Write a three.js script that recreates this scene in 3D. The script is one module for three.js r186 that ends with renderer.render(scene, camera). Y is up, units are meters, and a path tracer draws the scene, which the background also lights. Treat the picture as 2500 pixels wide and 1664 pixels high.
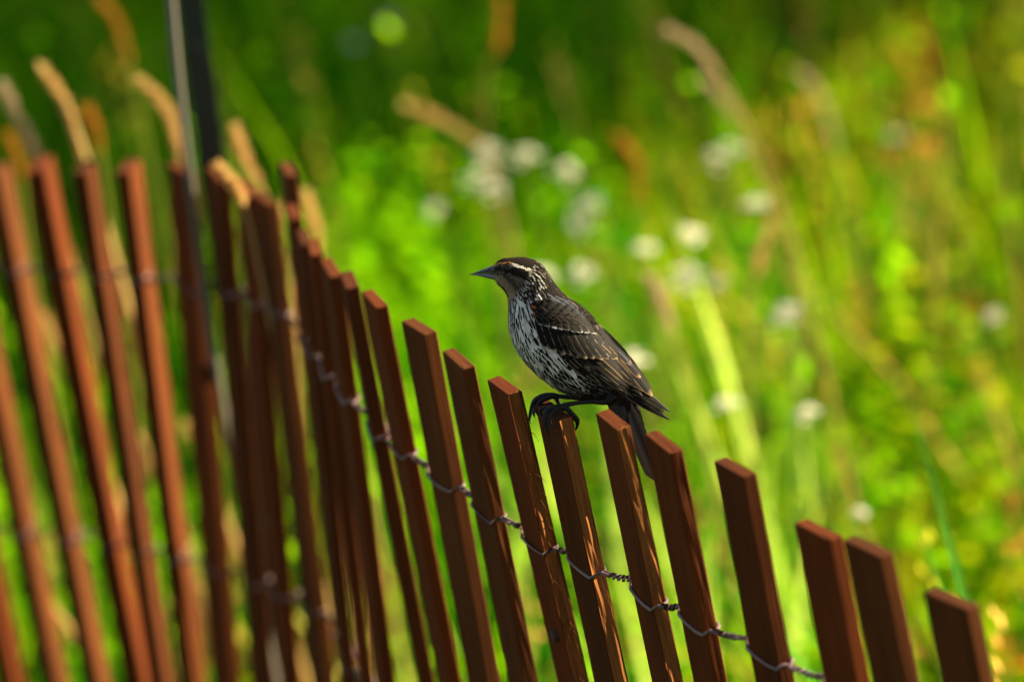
import * as THREE from 'three';
import { mergeGeometries } from 'three/addons/utils/BufferGeometryUtils.js';
import { ImprovedNoise } from 'three/addons/math/ImprovedNoise.js';

// ---------------------------------------------------------------- camera, sky, sun, exposure
const scene = new THREE.Scene();
const camera = new THREE.PerspectiveCamera(9.326, 2500 / 1664, 0.05, 900);
const deg = Math.PI / 180;
camera.position.set(-0.0206, 2.2969, 2.8006);
{
  // looking 20 degrees down, camera tilted 10 degrees clockwise
  const pitch = 20 * deg, roll = 10 * deg;
  const fw = new THREE.Vector3(0, -Math.sin(pitch), -Math.cos(pitch)), up0 = new THREE.Vector3(0, Math.cos(pitch), -Math.sin(pitch)), rt0 = new THREE.Vector3(1, 0, 0);
  const up = rt0.clone().multiplyScalar(Math.sin(roll)).addScaledVector(up0, Math.cos(roll));
  camera.up.copy(up);
  camera.lookAt(camera.position.clone().add(fw));
}
camera.focus = 3.0;
camera.userData.fStop = 3.4;

const sunDir = new THREE.Vector3().setFromSphericalCoords(1, (90 - 23) * deg, Math.atan2(0.966, -0.26));
{ // clear late afternoon sky: blue overhead, paler and warmer towards the horizon and round the sun
  const W = 512, H = 256, d = new Float32Array(W * H * 4);
  for (let r = 0; r < H; r++) for (let c = 0; c < W; c++) {
    const up = ((r + 0.5) / H - 0.5) * Math.PI, az = ((c + 0.5) / W - 0.5) * 2 * Math.PI, y = Math.sin(up), k = Math.pow(1 - Math.max(0, y), 3), x = Math.cos(az) * Math.cos(up), z = Math.sin(az) * Math.cos(up);
    const ang = Math.acos(Math.min(1, x * sunDir.x + y * sunDir.y + z * sunDir.z)), glow = Math.exp(-ang / 0.32), i = (r * W + c) * 4;
    d[i] = 0.21 + 0.36 * k + 1.2 * glow; d[i + 1] = 0.30 + 0.26 * k + 0.95 * glow; d[i + 2] = 0.42 + 0.06 * k + 0.5 * glow; d[i + 3] = 1;
    if (y < 0) { d[i] = 0.16; d[i + 1] = 0.18; d[i + 2] = 0.06; }
  }
  const t = new THREE.DataTexture(d, W, H, THREE.RGBAFormat, THREE.FloatType);
  t.mapping = THREE.EquirectangularReflectionMapping; t.magFilter = THREE.LinearFilter; t.minFilter = THREE.LinearFilter; t.needsUpdate = true;
  scene.background = t; scene.environment = t; scene.backgroundIntensity = scene.environmentIntensity = 0.32;
}
const sun = new THREE.DirectionalLight(new THREE.Color(1, 0.86, 0.58), 5.0);
sun.name = 'sun';
sun.position.copy(sunDir).multiplyScalar(20);
sun.castShadow = true;
sun.shadow.mapSize.set(4096, 4096);
Object.assign(sun.shadow.camera, { left: -6, right: 6, top: 6, bottom: -6, near: 1, far: 60 });
scene.add(sun, sun.target);
const renderer = new THREE.WebGLRenderer({ antialias: true });
renderer.toneMapping = THREE.LinearToneMapping;
renderer.toneMappingExposure = 3.95;
renderer.shadowMap.enabled = true;

// ---------------------------------------------------------------- helpers
function rng(seed) { return () => { seed = (seed + 0x6d2b79f5) | 0; let t = Math.imul(seed ^ (seed >>> 15), 1 | seed); t = (t + Math.imul(t ^ (t >>> 7), 61 | t)) ^ t; return ((t ^ (t >>> 14)) >>> 0) / 4294967296; }; }
const perlin = new ImprovedNoise();
const fbm = (x, y, z, o = 4) => { let s = 0, a = 0.5; for (let i = 0; i < o; i++) { s += a * perlin.noise(x, y, z); x *= 2.03; y *= 2.03; z *= 2.03; a *= 0.5; } return s; };
const lerp = THREE.MathUtils.lerp, clamp = THREE.MathUtils.clamp, smooth = THREE.MathUtils.smoothstep;
const V = (x, y, z) => new THREE.Vector3(x, y, z);
const RGB = (r, g, b) => new THREE.Color().setRGB(r, g, b);
const taken = {};
function numbered(name) { const n = taken[name] = (taken[name] ?? -1) + 1; return n ? name + '_' + String(n).padStart(3, '0') : name; }
function shadows(o) { o.castShadow = o.receiveShadow = true; return o; }
function tag(o, label, category, group, kind) {
  if (label) o.userData.label = label;
  if (category) o.userData.category = category;
  if (group) o.userData.group = group;
  if (kind) o.userData.kind = kind;
  return o;
}
function thing(name, label, category, group) { const o = new THREE.Group(); o.name = numbered(name); scene.add(o); return tag(o, label, category, group); }
function part(name, geometry, material, parent) { const o = shadows(new THREE.Mesh(geometry, material)); o.name = name; parent.add(o); return o; }
function dataTexture(w, h, fn, srgb = true) {
  const d = new Uint8Array(w * h * 4);
  for (let y = 0; y < h; y++) for (let x = 0; x < w; x++) { const c = fn(x / w, y / h); const i = (y * w + x) * 4; d[i] = clamp(c[0], 0, 1) * 255; d[i + 1] = clamp(c[1], 0, 1) * 255; d[i + 2] = clamp(c[2], 0, 1) * 255; d[i + 3] = 255; }
  const t = new THREE.DataTexture(d, w, h);
  t.wrapS = t.wrapT = THREE.RepeatWrapping; t.magFilter = THREE.LinearFilter; t.minFilter = THREE.LinearMipmapLinearFilter; t.generateMipmaps = true;
  t.colorSpace = srgb ? THREE.SRGBColorSpace : THREE.NoColorSpace; t.needsUpdate = true;
  return t;
}
const toS = (v) => (v <= 0.0031308 ? v * 12.92 : 1.055 * v ** (1 / 2.4) - 0.055);
// noise that repeats over the unit square
const tiled = (u, v, fx, fy, seed, o = 4) => { const a = (x, y) => fbm(x * fx, y * fy, seed, o); return lerp(lerp(a(u, v), a(u - 1, v), u), lerp(a(u, v - 1), a(u - 1, v - 1), u), v); };
// a tube with a radius at each point; points are Vector3, radii numbers
function tube(points, radii, around = 8, along = 6, cap = true) {
  const curve = new THREE.CatmullRomCurve3(points, false, 'centripetal'), n = (points.length - 1) * along;
  const fr = curve.computeFrenetFrames(n, false), pos = [], nor = [], uv = [], idx = [];
  let run = 0, last = null;
  for (let i = 0; i <= n; i++) {
    const t = i / n, k = t * (points.length - 1), a = Math.min(points.length - 2, Math.floor(k)), c = curve.getPoint(t), r = lerp(radii[a], radii[a + 1], k - a);
    if (last) run += c.distanceTo(last); last = c;
    for (let j = 0; j <= around; j++) {
      const w = j / around * 2 * Math.PI, d = fr.normals[i].clone().multiplyScalar(Math.cos(w)).addScaledVector(fr.binormals[i], Math.sin(w));
      pos.push(c.x + d.x * r, c.y + d.y * r, c.z + d.z * r); nor.push(d.x, d.y, d.z); uv.push(j / around, run);
    }
  }
  for (let i = 0; i < n; i++) for (let j = 0; j < around; j++) { const a = i * (around + 1) + j, b = a + around + 1; idx.push(a, a + 1, b, b, a + 1, b + 1); }
  if (cap) for (const e of [0, n]) {
    const c = curve.getPoint(e / n), t = curve.getTangent(e / n).multiplyScalar(e ? 1 : -1), q = pos.length / 3;
    pos.push(c.x, c.y, c.z); nor.push(t.x, t.y, t.z); uv.push(0, 0);
    for (let j = 0; j < around; j++) { const a = e * (around + 1) + j; if (e) idx.push(a, a + 1, q); else idx.push(a + 1, a, q); }
  }
  const g = new THREE.BufferGeometry();
  g.setAttribute('position', new THREE.Float32BufferAttribute(pos, 3)); g.setAttribute('normal', new THREE.Float32BufferAttribute(nor, 3)); g.setAttribute('uv', new THREE.Float32BufferAttribute(uv, 2)); g.setIndex(idx);
  return g;
}
function mesh(pos, idx, { nor, col, uv } = {}) {
  const g = new THREE.BufferGeometry();
  g.setAttribute('position', new THREE.Float32BufferAttribute(pos, 3));
  if (uv) g.setAttribute('uv', new THREE.Float32BufferAttribute(uv, 2));
  if (col) g.setAttribute('color', new THREE.Float32BufferAttribute(col, 3));
  g.setIndex(idx);
  if (nor) g.setAttribute('normal', new THREE.Float32BufferAttribute(nor, 3)); else g.computeVertexNormals();
  return g;
}

// ---------------------------------------------------------------- ground
const groundY = (x, z) => {
  const d = Math.max(0, -z);
  return -0.085 * Math.min(d, 1.6) - 0.02 * clamp(d - 1.6, 0, 6) + 0.035 * fbm(x * 0.7, z * 0.7, 3.1) + 0.012 * fbm(x * 4, z * 4, 7.7) - 0.02;
};
{
  const near = new THREE.PlaneGeometry(30, 30, 220, 220).rotateX(-Math.PI / 2), P = near.attributes.position;
  for (let i = 0; i < P.count; i++) {
    const x = P.getX(i), z = P.getZ(i);
    P.setY(i, groundY(x, z));
  }
  near.computeVertexNormals();
  const far = new THREE.RingGeometry(14, 700, 64, 6).rotateX(-Math.PI / 2);
  const Q = far.attributes.position;
  for (let i = 0; i < Q.count; i++) { Q.setY(i, -0.34); Q.setX(i, Q.getX(i)); }
  for (const g of [near, far]) { const p = g.attributes.position, u = g.attributes.uv; for (let i = 0; i < p.count; i++) u.setXY(i, p.getX(i), p.getZ(i)); }
  const soil = dataTexture(256, 256, (u, v) => { const n = tiled(u, v, 6, 6, 1.5, 4), m = tiled(u, v, 40, 40, 8.5, 3), k = 1 + 1.1 * n + 0.8 * m; return [toS(0.022 * k), toS(0.036 * k), toS(0.006 * k)]; });
  const m = new THREE.MeshStandardMaterial({ map: soil, bumpMap: soil, bumpScale: 0.012, roughness: 1 });
  const g = shadows(new THREE.Mesh(mergeGeometries([near.toNonIndexed(), far.toNonIndexed()]), m));
  g.name = 'ground'; g.userData.kind = 'structure'; scene.add(g);
}

// ---------------------------------------------------------------- the picket fence
const PICKETS = [ // x, z, height of the top wire, height above that wire, sideways lean (deg), turn (deg)
  [0.385, 0.66, 1.103, 0.12, -3, 27, 0], [0.346, 0.577, 1.103, 0.118, -2.5, 27, 0],
  [0.298, 0.497, 1.103, 0.118, -3.0, 26, 0], [0.227, 0.416, 1.103, 0.107, -2.6, 26, 0], [0.188, 0.350, 1.103, 0.123, -3.4, 23, 0], [0.159, 0.300, 1.103, 0.119, -2.3, 23.5, 0],
  [0.115, 0.224, 1.103, 0.141, -1.6, 20, 0], [0.074, 0.147, 1.103, 0.137, -1.9, 17, 1], [0.044, 0.089, 1.103, 0.137, -2.1, 14.5, 2], [0.005, 0.011, 1.103, 0.121, -2.3, 18, 2],
  [-0.026, -0.049, 1.103, 0.124, -2.6, 17.5, 3], [-0.060, -0.125, 1.103, 0.123, -1.0, 16.4, 1], [-0.089, -0.197, 1.103, 0.128, 0.2, 21, 0], [-0.120, -0.281, 1.103, 0.127, -0.3, 13.5, 0],
  [-0.140, -0.357, 1.093, 0.130, -0.1, 5.5, 0], [-0.162, -0.438, 1.096, 0.113, 3.0, 9.3, 0], [-0.177, -0.522, 1.093, 0.108, 3.9, 4, 0], [-0.189, -0.603, 1.081, 0.104, 4.6, 5, 0],
  [-0.198, -0.681, 1.061, 0.123, 4.0, 6, 0], [-0.202, -0.757, 1.036, 0.164, 4.1, 8, 0], [-0.228, -0.834, 1.044, 0.109, 4.2, 20, 0], [-0.250, -0.895, 1.036, 0.110, 6.0, 14, 0],
  [-0.277, -0.952, 1.031, 0.116, 6.0, 16, 0], [-0.314, -1.004, 1.028, 0.115, 6.0, 24, 0], [-0.364, -1.057, 1.028, 0.110, 4.2, -11, 0], [-0.407, -1.108, 1.021, 0.109, 3.2, -11, 0],
  [-0.452, -1.158, 1.014, 0.111, 1.2, -11, 0], [-0.500, -1.209, 1.008, 0.104, 0.9, -11, 0], [-0.550, -1.260, 1.001, 0.097, 0.8, -11, 0], [-0.601, -1.310, 0.994, 0.093, 0.9, -11, 0],
  [-0.652, -1.361, 0.987, 0.1, 0.6, -11, 0], [-0.703, -1.412, 0.98, 0.105, 0.9, -11, 0],
];
const woodMaps = [0, 1].map((s) => {
  const W = 192, H = 768, G = new Float32Array(W * H), Bl = new Float32Array(W * H), Fi = new Float32Array(W * H);
  for (let y = 0; y < H; y++) for (let x = 0; x < W; x++) { const u = x / W, v = y / H, i = y * W + x, bl = tiled(u, v, 5, 5, s * 7 + 3, 3); Bl[i] = bl; G[i] = tiled(u + 0.03 * bl, v, 30, 1.6, s * 5 + 1, 3); Fi[i] = tiled(u, v, 90, 11, s + 11, 1); }
  const at = (A, u, v) => A[Math.round(v * H) * W + Math.round(u * W)];
  const color = dataTexture(W, H, (u, v) => {
    const g = at(G, u, v), blotch = at(Bl, u, v), fine = at(Fi, u, v);
    const k = Math.max(0.25, 1 + 0.55 * g + 1.0 * blotch + 0.45 * fine), worn = smooth(blotch * 0.9 + fine * 0.9 + 0.3 * g, 0.42, 0.62);
    return [toS(lerp(0.097 * k, 0.18, worn * 0.35)), toS(lerp(0.0215 * k, 0.07, worn * 0.35)), toS(lerp(0.0028 * k, 0.022, worn * 0.35))];
  });
  const bump = dataTexture(W, H, (u, v) => { const k = 0.5 + 0.5 * at(G, u, v) + 0.35 * at(Fi, u, v); return [k, k, k]; }, false);
  return new THREE.MeshPhysicalMaterial({ map: color, bumpMap: bump, bumpScale: 0.0006, roughness: 0.85, specularIntensity: 0.25 });
});
woodMaps.forEach((m) => [m.map, m.bumpMap].forEach((t) => t.repeat.set(9, 1.7)));
// six boards' worth of stain: fresher, faded, browner
const woods = [[1, 1, 1], [0.82, 0.86, 0.95], [1.15, 1.05, 1.0], [0.92, 1.12, 1.5], [1.06, 0.92, 0.8], [0.74, 0.78, 0.85]].map((c, i) => { const m = woodMaps[i % 2].clone(); m.color = RGB(...c); return m; });
const barkMaps = (() => {
  const h = (u, v) => 0.5 + 0.9 * tiled(u, v, 40, 9, 31, 4) + 0.25 * tiled(u, v, 90, 60, 37, 2);
  const color = dataTexture(256, 256, (u, v) => { const k = 0.45 + 0.9 * clamp(h(u, v), 0, 1.2); return [toS(0.24 * k), toS(0.085 * k), toS(0.022 * k)]; });
  const bump = dataTexture(256, 256, (u, v) => { const k = h(u, v); return [k, k, k]; }, false);
  [color, bump].forEach((t) => t.repeat.set(10, 2.5));
  return new THREE.MeshPhysicalMaterial({ map: color, bumpMap: bump, bumpScale: 0.003, roughness: 0.95, specularIntensity: 0.2 });
})();
const PW = 0.046, PT = 0.0105;
// local axes of a picket: x = thickness (+x is the sheltered wide face), z = width (+z is the near narrow edge), y up; origin where the top wire crosses
function picketGeometry(top, bottom, seed, rough, thick = 1) {
  const R = rng(seed * 977 + 5), hw = PW / 2 * (0.97 + 0.08 * R()), ht = thick * PT / 2 * (0.94 + 0.14 * R()), c = 0.0009;
  const rows = [], n = 64;
  for (let i = 0; i <= n; i++) rows.push(lerp(bottom, top, i / n));
  rows.push(top);
  // profile: wide face, bevel, near edge (five columns), bevel, wide face, bevel, far edge, bevel
  const prof = [[-ht, -hw + c], [-ht, 0], [-ht, hw - c], [-ht + c, hw], [-ht * 0.45, hw], [0, hw], [ht * 0.45, hw], [ht - c, hw], [ht, hw - c], [ht, 0], [ht, -hw + c], [ht - c, -hw], [-ht + c, -hw]];
  const m = prof.length, pos = [], uv = [], idx = [], idxB = [];
  const bendX = (R() - 0.5) * 0.006, bendZ = (R() - 0.5) * 0.005, o = R() * 9, twist = (R() - 0.5) * 0.05;
  let per = [0]; for (let j = 1; j <= m; j++) { const a = prof[j - 1], b = prof[j % m]; per.push(per[j - 1] + Math.hypot(a[0] - b[0], a[1] - b[1])); }
  rows.forEach((y, i) => {
    const last = i === rows.length - 1, shrink = last ? 0.0007 : 0, t = (top - y), s = t / (top - bottom);
    for (let j = 0; j <= m; j++) {
      let [x, z] = prof[j % m];
      if (rough && j >= 3 && j <= 7) {
        const env = rough === 1 ? 0.35 : 1;
        z += env * (0.0034 * fbm(x * 260, y * 90, seed, 3) - 0.0008 + (rough === 3 ? 0.006 * fbm(x * 90, y * 22, seed + 4, 2) - 0.002 : 0));
      } else if (j >= 2 && j <= 8) z += 0.0006 * fbm(1, y * 60, seed, 2);
      x -= Math.sign(x) * shrink; z -= Math.sign(z) * shrink;
      const w = twist * s, X = x * Math.cos(w) - z * Math.sin(w), Z = x * Math.sin(w) + z * Math.cos(w);
      pos.push(X + bendX * Math.sin(s * 3), y - (i >= rows.length - 2 ? 0 : 0) - (i === rows.length - 2 ? 0.0007 : 0) + (i >= rows.length - 2 ? 0.0008 * Math.sin(o) * (z / hw) + 0.0004 * perlin.noise(x * 600, z * 300, seed) : 0), Z + bendZ * s); uv.push(per[j] + o, y + o);
    }
  });
  for (let i = 0; i < rows.length - 1; i++) for (let j = 0; j < m; j++) {
    const a = i * (m + 1) + j, b = a + m + 1, edge = rough > 1 && j >= 3 && j < 7;
    (edge ? idxB : idx).push(a, a + 1, b, b, a + 1, b + 1);
  }
  // end grain at the top, plain end at the bottom
  const k = (rows.length - 1) * (m + 1), q = pos.length / 3;
  for (let j = 0; j <= m; j++) { pos.push(pos[(k + j) * 3], pos[(k + j) * 3 + 1], pos[(k + j) * 3 + 2]); uv.push(pos[(k + j) * 3] + o, pos[(k + j) * 3 + 2] * 0.3 + o); }
  pos.push(0, top, 0); uv.push(o, o);
  for (let j = 0; j < m; j++) idx.push(q + j, q + j + 1, q + m + 1);
  const g = new THREE.BufferGeometry();
  g.setAttribute('position', new THREE.Float32BufferAttribute(pos, 3)); g.setAttribute('uv', new THREE.Float32BufferAttribute(uv, 2));
  g.setIndex([...idx, ...idxB]); g.addGroup(0, idx.length, 0); g.addGroup(idx.length, idxB.length, 1);
  const flat = g.toNonIndexed(); flat.computeVertexNormals();
  flat.clearGroups(); flat.addGroup(0, idx.length, 0); if (idxB.length) flat.addGroup(idx.length, idxB.length, 1);
  return flat;
}
const fence = thing('picket_fence', 'weathered red-brown wooden picket fence with twisted wire, curving through the meadow', 'fence');
const frames = [];
PICKETS.forEach(([x, z, wy, h, lean, turn, rough], i) => {
  const base = Math.min(groundY(x, z) - 0.05, -0.02);
  const wood = woods[(i * 5 + (i >> 2)) % 6], mats = rough ? [wood, barkMaps] : [wood, wood];
  const p = part('picket', picketGeometry(h, base - wy, i + 1, rough, turn < 0 ? 1.5 : 1), mats, fence);
  p.position.set(x, wy, z);
  p.rotation.order = 'ZYX'; p.rotation.set(0, turn * deg, -lean * deg);
  p.updateMatrix();
  const ax = V(1, 0, 0).transformDirection(p.matrix), az = V(0, 0, 1).transformDirection(p.matrix), ay = V(0, 1, 0).transformDirection(p.matrix);
  frames.push({ c: V(x, wy, z), ax, ay, az, p });
});
// wires: four rows, each of two strands that twist between the pickets and part around them
const wireMat = new THREE.MeshStandardMaterial({ color: RGB(0.22, 0.14, 0.145), metalness: 0.05, roughness: 0.5 });
{
  const noiseMap = dataTexture(64, 256, (u, v) => { const k = 0.75 + 0.5 * tiled(u, v, 6, 18, 4, 3); return [k, 0.93 * k, 0.9 * k]; }, false);
  noiseMap.repeat.set(1, 12); wireMat.map = noiseMap; wireMat.roughnessMap = noiseMap;
}
for (let row = 0; row < 4; row++) {
  const down = -0.295 * row, R = rng(40 + row), r = 0.0014, strands = [[], []];
  frames.forEach((f, i) => {
    const dip = (R() - 0.5) * 0.006, at = f.c.clone().addScaledVector(f.ay, down + dip);
    // order along the fence: the first picket is the nearest, so each picket is entered at its near edge (+z) and left at its far edge
    const half = PW / 2 + 0.0012, off = PT / 2 + r * 1.05;
    const swap = i % 2;
    for (let s = 0; s < 2; s++) {
      const sg = (s ^ swap) ? 1 : -1;
      const q = (zz, xx, yy = 0) => at.clone().addScaledVector(f.az, zz).addScaledVector(f.ax, xx).addScaledVector(f.ay, yy);
      const sag = sg < 0 ? -0.002 - 0.0015 * R() : 0.001;
      if (sg < 0) strands[s].push(q(half + 0.0035, sg * 0.003, 0.003), q(half * 0.9, sg * off, sag * 0.4), q(half * 0.3, sg * off, sag), q(-half * 0.4, sg * off, sag), q(-half * 0.9, sg * off, sag * 0.3), q(-half - 0.0035, sg * 0.003, 0.004));
      else strands[s].push(q(half + 0.0035, sg * 0.003, 0.003), q(half * 0.8, sg * off, sag), q(-half * 0.8, sg * off, sag), q(-half - 0.0035, sg * 0.003, 0.004));
    }
    if (i < frames.length - 1) {
      const g = frames[i + 1], nx = g.c.clone().addScaledVector(g.ay, down), a = at.clone().addScaledVector(f.az, -half - 0.005).addScaledVector(f.ay, 0.003), b = nx.clone().addScaledVector(g.az, half + 0.005).addScaledVector(g.ay, 0.003);
      const dir = b.clone().sub(a), L = dir.length(); dir.normalize();
      const e1 = V(0, 1, 0).addScaledVector(dir, -dir.y).normalize(), e2 = dir.clone().cross(e1);
      const turns = 2.5 + Math.floor(R() * 2), n = 26, tight = 0.55 + 0.3 * R(), first = R() < 0.6;
      for (let s = 0; s < 2; s++) for (let k = 1; k < n; k++) {
        const t = k / n, ph = (first ? Math.min(1, t / tight) : Math.max(0, 1 - (1 - t) / tight)) * turns * 2 * Math.PI + s * Math.PI + (swap ? Math.PI : 0);
        const amp = r * 1.02;
        strands[s].push(a.clone().addScaledVector(dir, L * t).addScaledVector(e1, Math.sin(ph) * amp).addScaledVector(e2, Math.cos(ph) * amp).addScaledVector(V(0, 1, 0), -0.0022 * Math.sin(t * Math.PI)));
      }
    }
  });
  for (const s of strands) part('wire_strand', tube(s, s.map(() => r), 7, 1, true), wireMat, fence);
}
{ // a half driven nail and torn wood fibres on the split picket
  const split = frames[10].p, steel = new THREE.MeshStandardMaterial({ color: RGB(0.06, 0.035, 0.03), metalness: 0.4, roughness: 0.7 });
  const nail = part('nail', new THREE.CylinderGeometry(0.0048, 0.0052, 0.003, 18).rotateZ(Math.PI / 2), steel, split);
  nail.position.set(-PT / 2 - 0.001, -0.077, 0.002);
  const R = rng(9), fib = [];
  for (let i = 0; i < 26; i++) {
    const y = 0.09 - 0.24 * R(), a = V((R() - 0.5) * PT, y, PW / 2 - 0.002), b = a.clone().add(V((R() - 0.3) * 0.002, (R() - 0.6) * 0.009, 0.002 + 0.002 * R())), c = b.clone().add(V((R() - 0.2) * 0.004, -0.003 - 0.006 * R(), 0.0012 * R()));
    fib.push(tube([a, b, c], [0.0006, 0.0004, 0.0001], 4, 3));
  }
  tag(part('wood_fibres', mergeGeometries(fib), barkMaps, split), null, null, null, 'stuff');
}

// ---------------------------------------------------------------- metal post behind the fence and the grey rod in front of it
{
  const g = thing('steel_post', 'dark green steel post standing behind the curved far stretch of the fence', 'post');
  const paint = new THREE.MeshStandardMaterial({ color: RGB(0.012, 0.022, 0.016), roughness: 0.55, metalness: 0.2 });
  const y0 = groundY(-0.36, -1.152) - 0.05, H = 1.42 - y0;
  const face = new THREE.BoxGeometry(0.026, H, 0.004), web = new THREE.BoxGeometry(0.005, H, 0.03).translate(0, 0, -0.0172);
  part('flange', face, paint, g); part('web', web, paint, g);
  for (let i = 0; i < 12; i++) { const s = part('stud', new THREE.BoxGeometry(0.009, 0.014, 0.007), paint, g); s.position.set(0, -H / 2 + 0.12 + i * (H - 0.2) / 11, 0.0052); }
  g.position.set(-0.311, y0 + H / 2, -1.152); g.rotation.z = -0.062;
  const rod = part('rod', tube([V(-0.262, 1.44, -0.925), V(-0.283, 1.25, -0.93), V(-0.3, 1.02, -0.95), V(-0.312, 0.85, -1.03), V(-0.318, 0.5, -1.09), V(-0.322, -0.12, -1.12)], [0.0045, 0.0045, 0.0045, 0.0045, 0.0045, 0.0045], 10, 4),
    new THREE.MeshStandardMaterial({ color: RGB(0.14, 0.125, 0.10), roughness: 0.7, metalness: 0.0 }), scene);
  rod.name = 'metal_rod'; tag(rod, 'thin pale grey metal rod threaded between two far pickets', 'rod');
}
// ---------------------------------------------------------------- the bird on the tenth picket
// The side profile is drawn on a sheet (x towards the tail, y down); upright() turns it into metres in the bird's own plane, feet at the origin.
const upright = (x, y, z = 0) => { const k = 1.0503e-4, dx = x - 647, dy = y - 1120; return V(k * (dx * 0.9848 - dy * 0.1736), (-k * (dx * 0.1736 + dy * 0.9848)) / 0.9397 + 0.364 * k * z, k * z); };
// the body itself leans a little to its right over the feet
const LEAN = 18 * deg, HIP = 0.009;
const sheet = (x, y, z = 0) => { const k = 1.0503e-4, dx = x - 647, dy = y - 1120, Y = -k * (dx * 0.1736 + dy * 0.9848) - HIP, Z = k * z; return V(k * (dx * 0.9848 - dy * 0.1736), HIP * 1.06 + Y * Math.cos(LEAN) + Z * Math.sin(LEAN), Z * Math.cos(LEAN) - Y * Math.sin(LEAN)); };
{
  const bird = thing('blackbird', 'streaky dark brown blackbird with a pale eyebrow perched on a picket top', 'bird');
  bird.position.set(0.0005, 1.224, 0.008);
  // stations from the bill base to the vent: back outline, belly outline, half width
  const ST = [[238, 140, 243, 236, 40], [262, 122, 255, 254, 55], [300, 104, 276, 276, 70], [370, 95, 307, 310, 88], [440, 94, 328, 345, 98], [510, 112, 338, 392, 104], [565, 152, 341, 445, 114], [612, 212, 343, 505, 132], [655, 276, 350, 572, 158],
    [715, 338, 372, 645, 184], [790, 394, 408, 720, 204], [865, 460, 460, 795, 214], [930, 545, 530, 872, 212], [990, 635, 620, 945, 200], [1045, 720, 720, 1000, 182], [1095, 800, 830, 1042, 156], [1140, 880, 930, 1066, 126],
    [1172, 955, 1005, 1080, 98], [1195, 1025, 1060, 1120, 72], [1212, 1090, 1100, 1170, 46], [1222, 1140, 1150, 1195, 22]];
  const NS = ST.length - 1;
  const stAt = (s) => { // Catmull-Rom through the stations
    s = clamp(s, 0, NS); const i = Math.min(NS - 1, Math.floor(s)), t = s - i, p = [Math.max(0, i - 1), i, i + 1, Math.min(NS, i + 2)].map((k) => ST[k]);
    return [0, 1, 2, 3, 4].map((c) => { const [a, b, d, e] = p.map((q) => q[c]); return 0.5 * (2 * b + (d - a) * t + (2 * a - 5 * b + 4 * d - e) * t * t + (3 * b - a - 3 * d + e) * t * t * t); });
  };
  // point on the body: s along the stations, phi round (0 = back, PI = belly, sine > 0 = left side, towards +z)
  const bodyAt = (s, phi) => { const [dx, dy, vx, vy, w] = stAt(s), c = Math.cos(phi), k = (1 + c) / 2, q = Math.sin(phi); const wide = w * (1 - 0.1 * c); return [lerp(vx, dx, k), lerp(vy, dy, k), wide * Math.sign(q) * Math.abs(q) ** 0.92]; };
  const bodyNormal = (s, phi) => { const e = 0.02, a = sheet(...bodyAt(s + e, phi)).sub(sheet(...bodyAt(s - e, phi))), b = sheet(...bodyAt(s, phi + e)).sub(sheet(...bodyAt(s, phi - e))); return b.cross(a).normalize(); };
  const flow = (s, phi) => sheet(...bodyAt(Math.min(NS, s + 0.1), phi)).sub(sheet(...bodyAt(Math.max(0, s - 0.1), phi))).normalize();
  // height of the flank above the bird's middle plane at a place on the sheet
  const surfZ = (x, y) => {
    let best = 1e9, bs = 0, bt = 0;
    for (let s = 0; s <= NS; s += 0.5) { const [dx, dy, vx, vy] = stAt(s), ux = dx - vx, uy = dy - vy, t = clamp(((x - vx) * ux + (y - vy) * uy) / (ux * ux + uy * uy), 0, 1), d = Math.hypot(x - vx - t * ux, y - vy - t * uy); if (d < best) { best = d; bs = s; bt = t; } }
    const c = bt * 2 - 1, w = stAt(bs)[4] * (1 - 0.1 * c); return w * Math.sqrt(Math.max(0, 1 - c * c)) ** 0.92;
  };
  const R = rng(77), nz = (x, y, f, s) => perlin.noise(x * f, y * f, s);
  const DARK = [0.009, 0.007, 0.006], BROWN = [0.022, 0.014, 0.010], WHITE = [0.74, 0.73, 0.69], BUFF = [0.46, 0.27, 0.11], BUFFW = [0.50, 0.44, 0.33], GREY = [0.17, 0.14, 0.105], RUST = [0.36, 0.13, 0.035];
  const mix = (a, b, t) => a.map((v, i) => lerp(v, b[i], t));
  const nearLine = (x, y, pts) => { let best = 1e9, bt = 0; for (let i = 0; i < pts.length - 1; i++) { const [ax, ay] = pts[i], [bx, by] = pts[i + 1], ux = bx - ax, uy = by - ay, t = clamp(((x - ax) * ux + (y - ay) * uy) / (ux * ux + uy * uy), 0, 1), d = Math.hypot(x - ax - t * ux, y - ay - t * uy); if (d < best) { best = d; bt = (i + t) / (pts.length - 1); } } return [best, bt]; };
  const brow = [[232, 148], [262, 136], [300, 132], [345, 130], [385, 146], [430, 158], [478, 176], [515, 196], [548, 222]];
  const eyeline = [[372, 176], [430, 196], [490, 226], [545, 260]], malar = [[262, 262], [305, 300], [330, 345]], lore = [[236, 168], [275, 172], [310, 168]];
  // plumage of the head, by place on the sheet
  function headColor(x, y) {
    const n = nz(x, y, 0.05, 3), f = nz(x, y, 0.13, 9);
    let c = mix([0.13, 0.10, 0.07], DARK, clamp(0.5 + 1.5 * f + 0.6 * n, 0, 1));                               // cheek
    if (y > 205 + 0.05 * (x - 240)) { const b = 1 - smooth(x - (y - 205) * 0.75, 235, 330); c = mix(c, mix(BUFFW, BUFF, clamp(0.5 + n, 0, 1)), clamp(b * (0.55 + 0.8 * n) + 0.5 * f, 0, 1) * 0.75); } // chin and throat
    { const [d] = nearLine(x, y, malar); if (d < 9 + 4 * n) c = mix(c, DARK, 0.85); }
    { const [d] = nearLine(x, y, [[300, 205], [345, 240], [385, 285], [440, 312]]); if (d < 13) c = mix(c, DARK, 0.6); }
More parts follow.
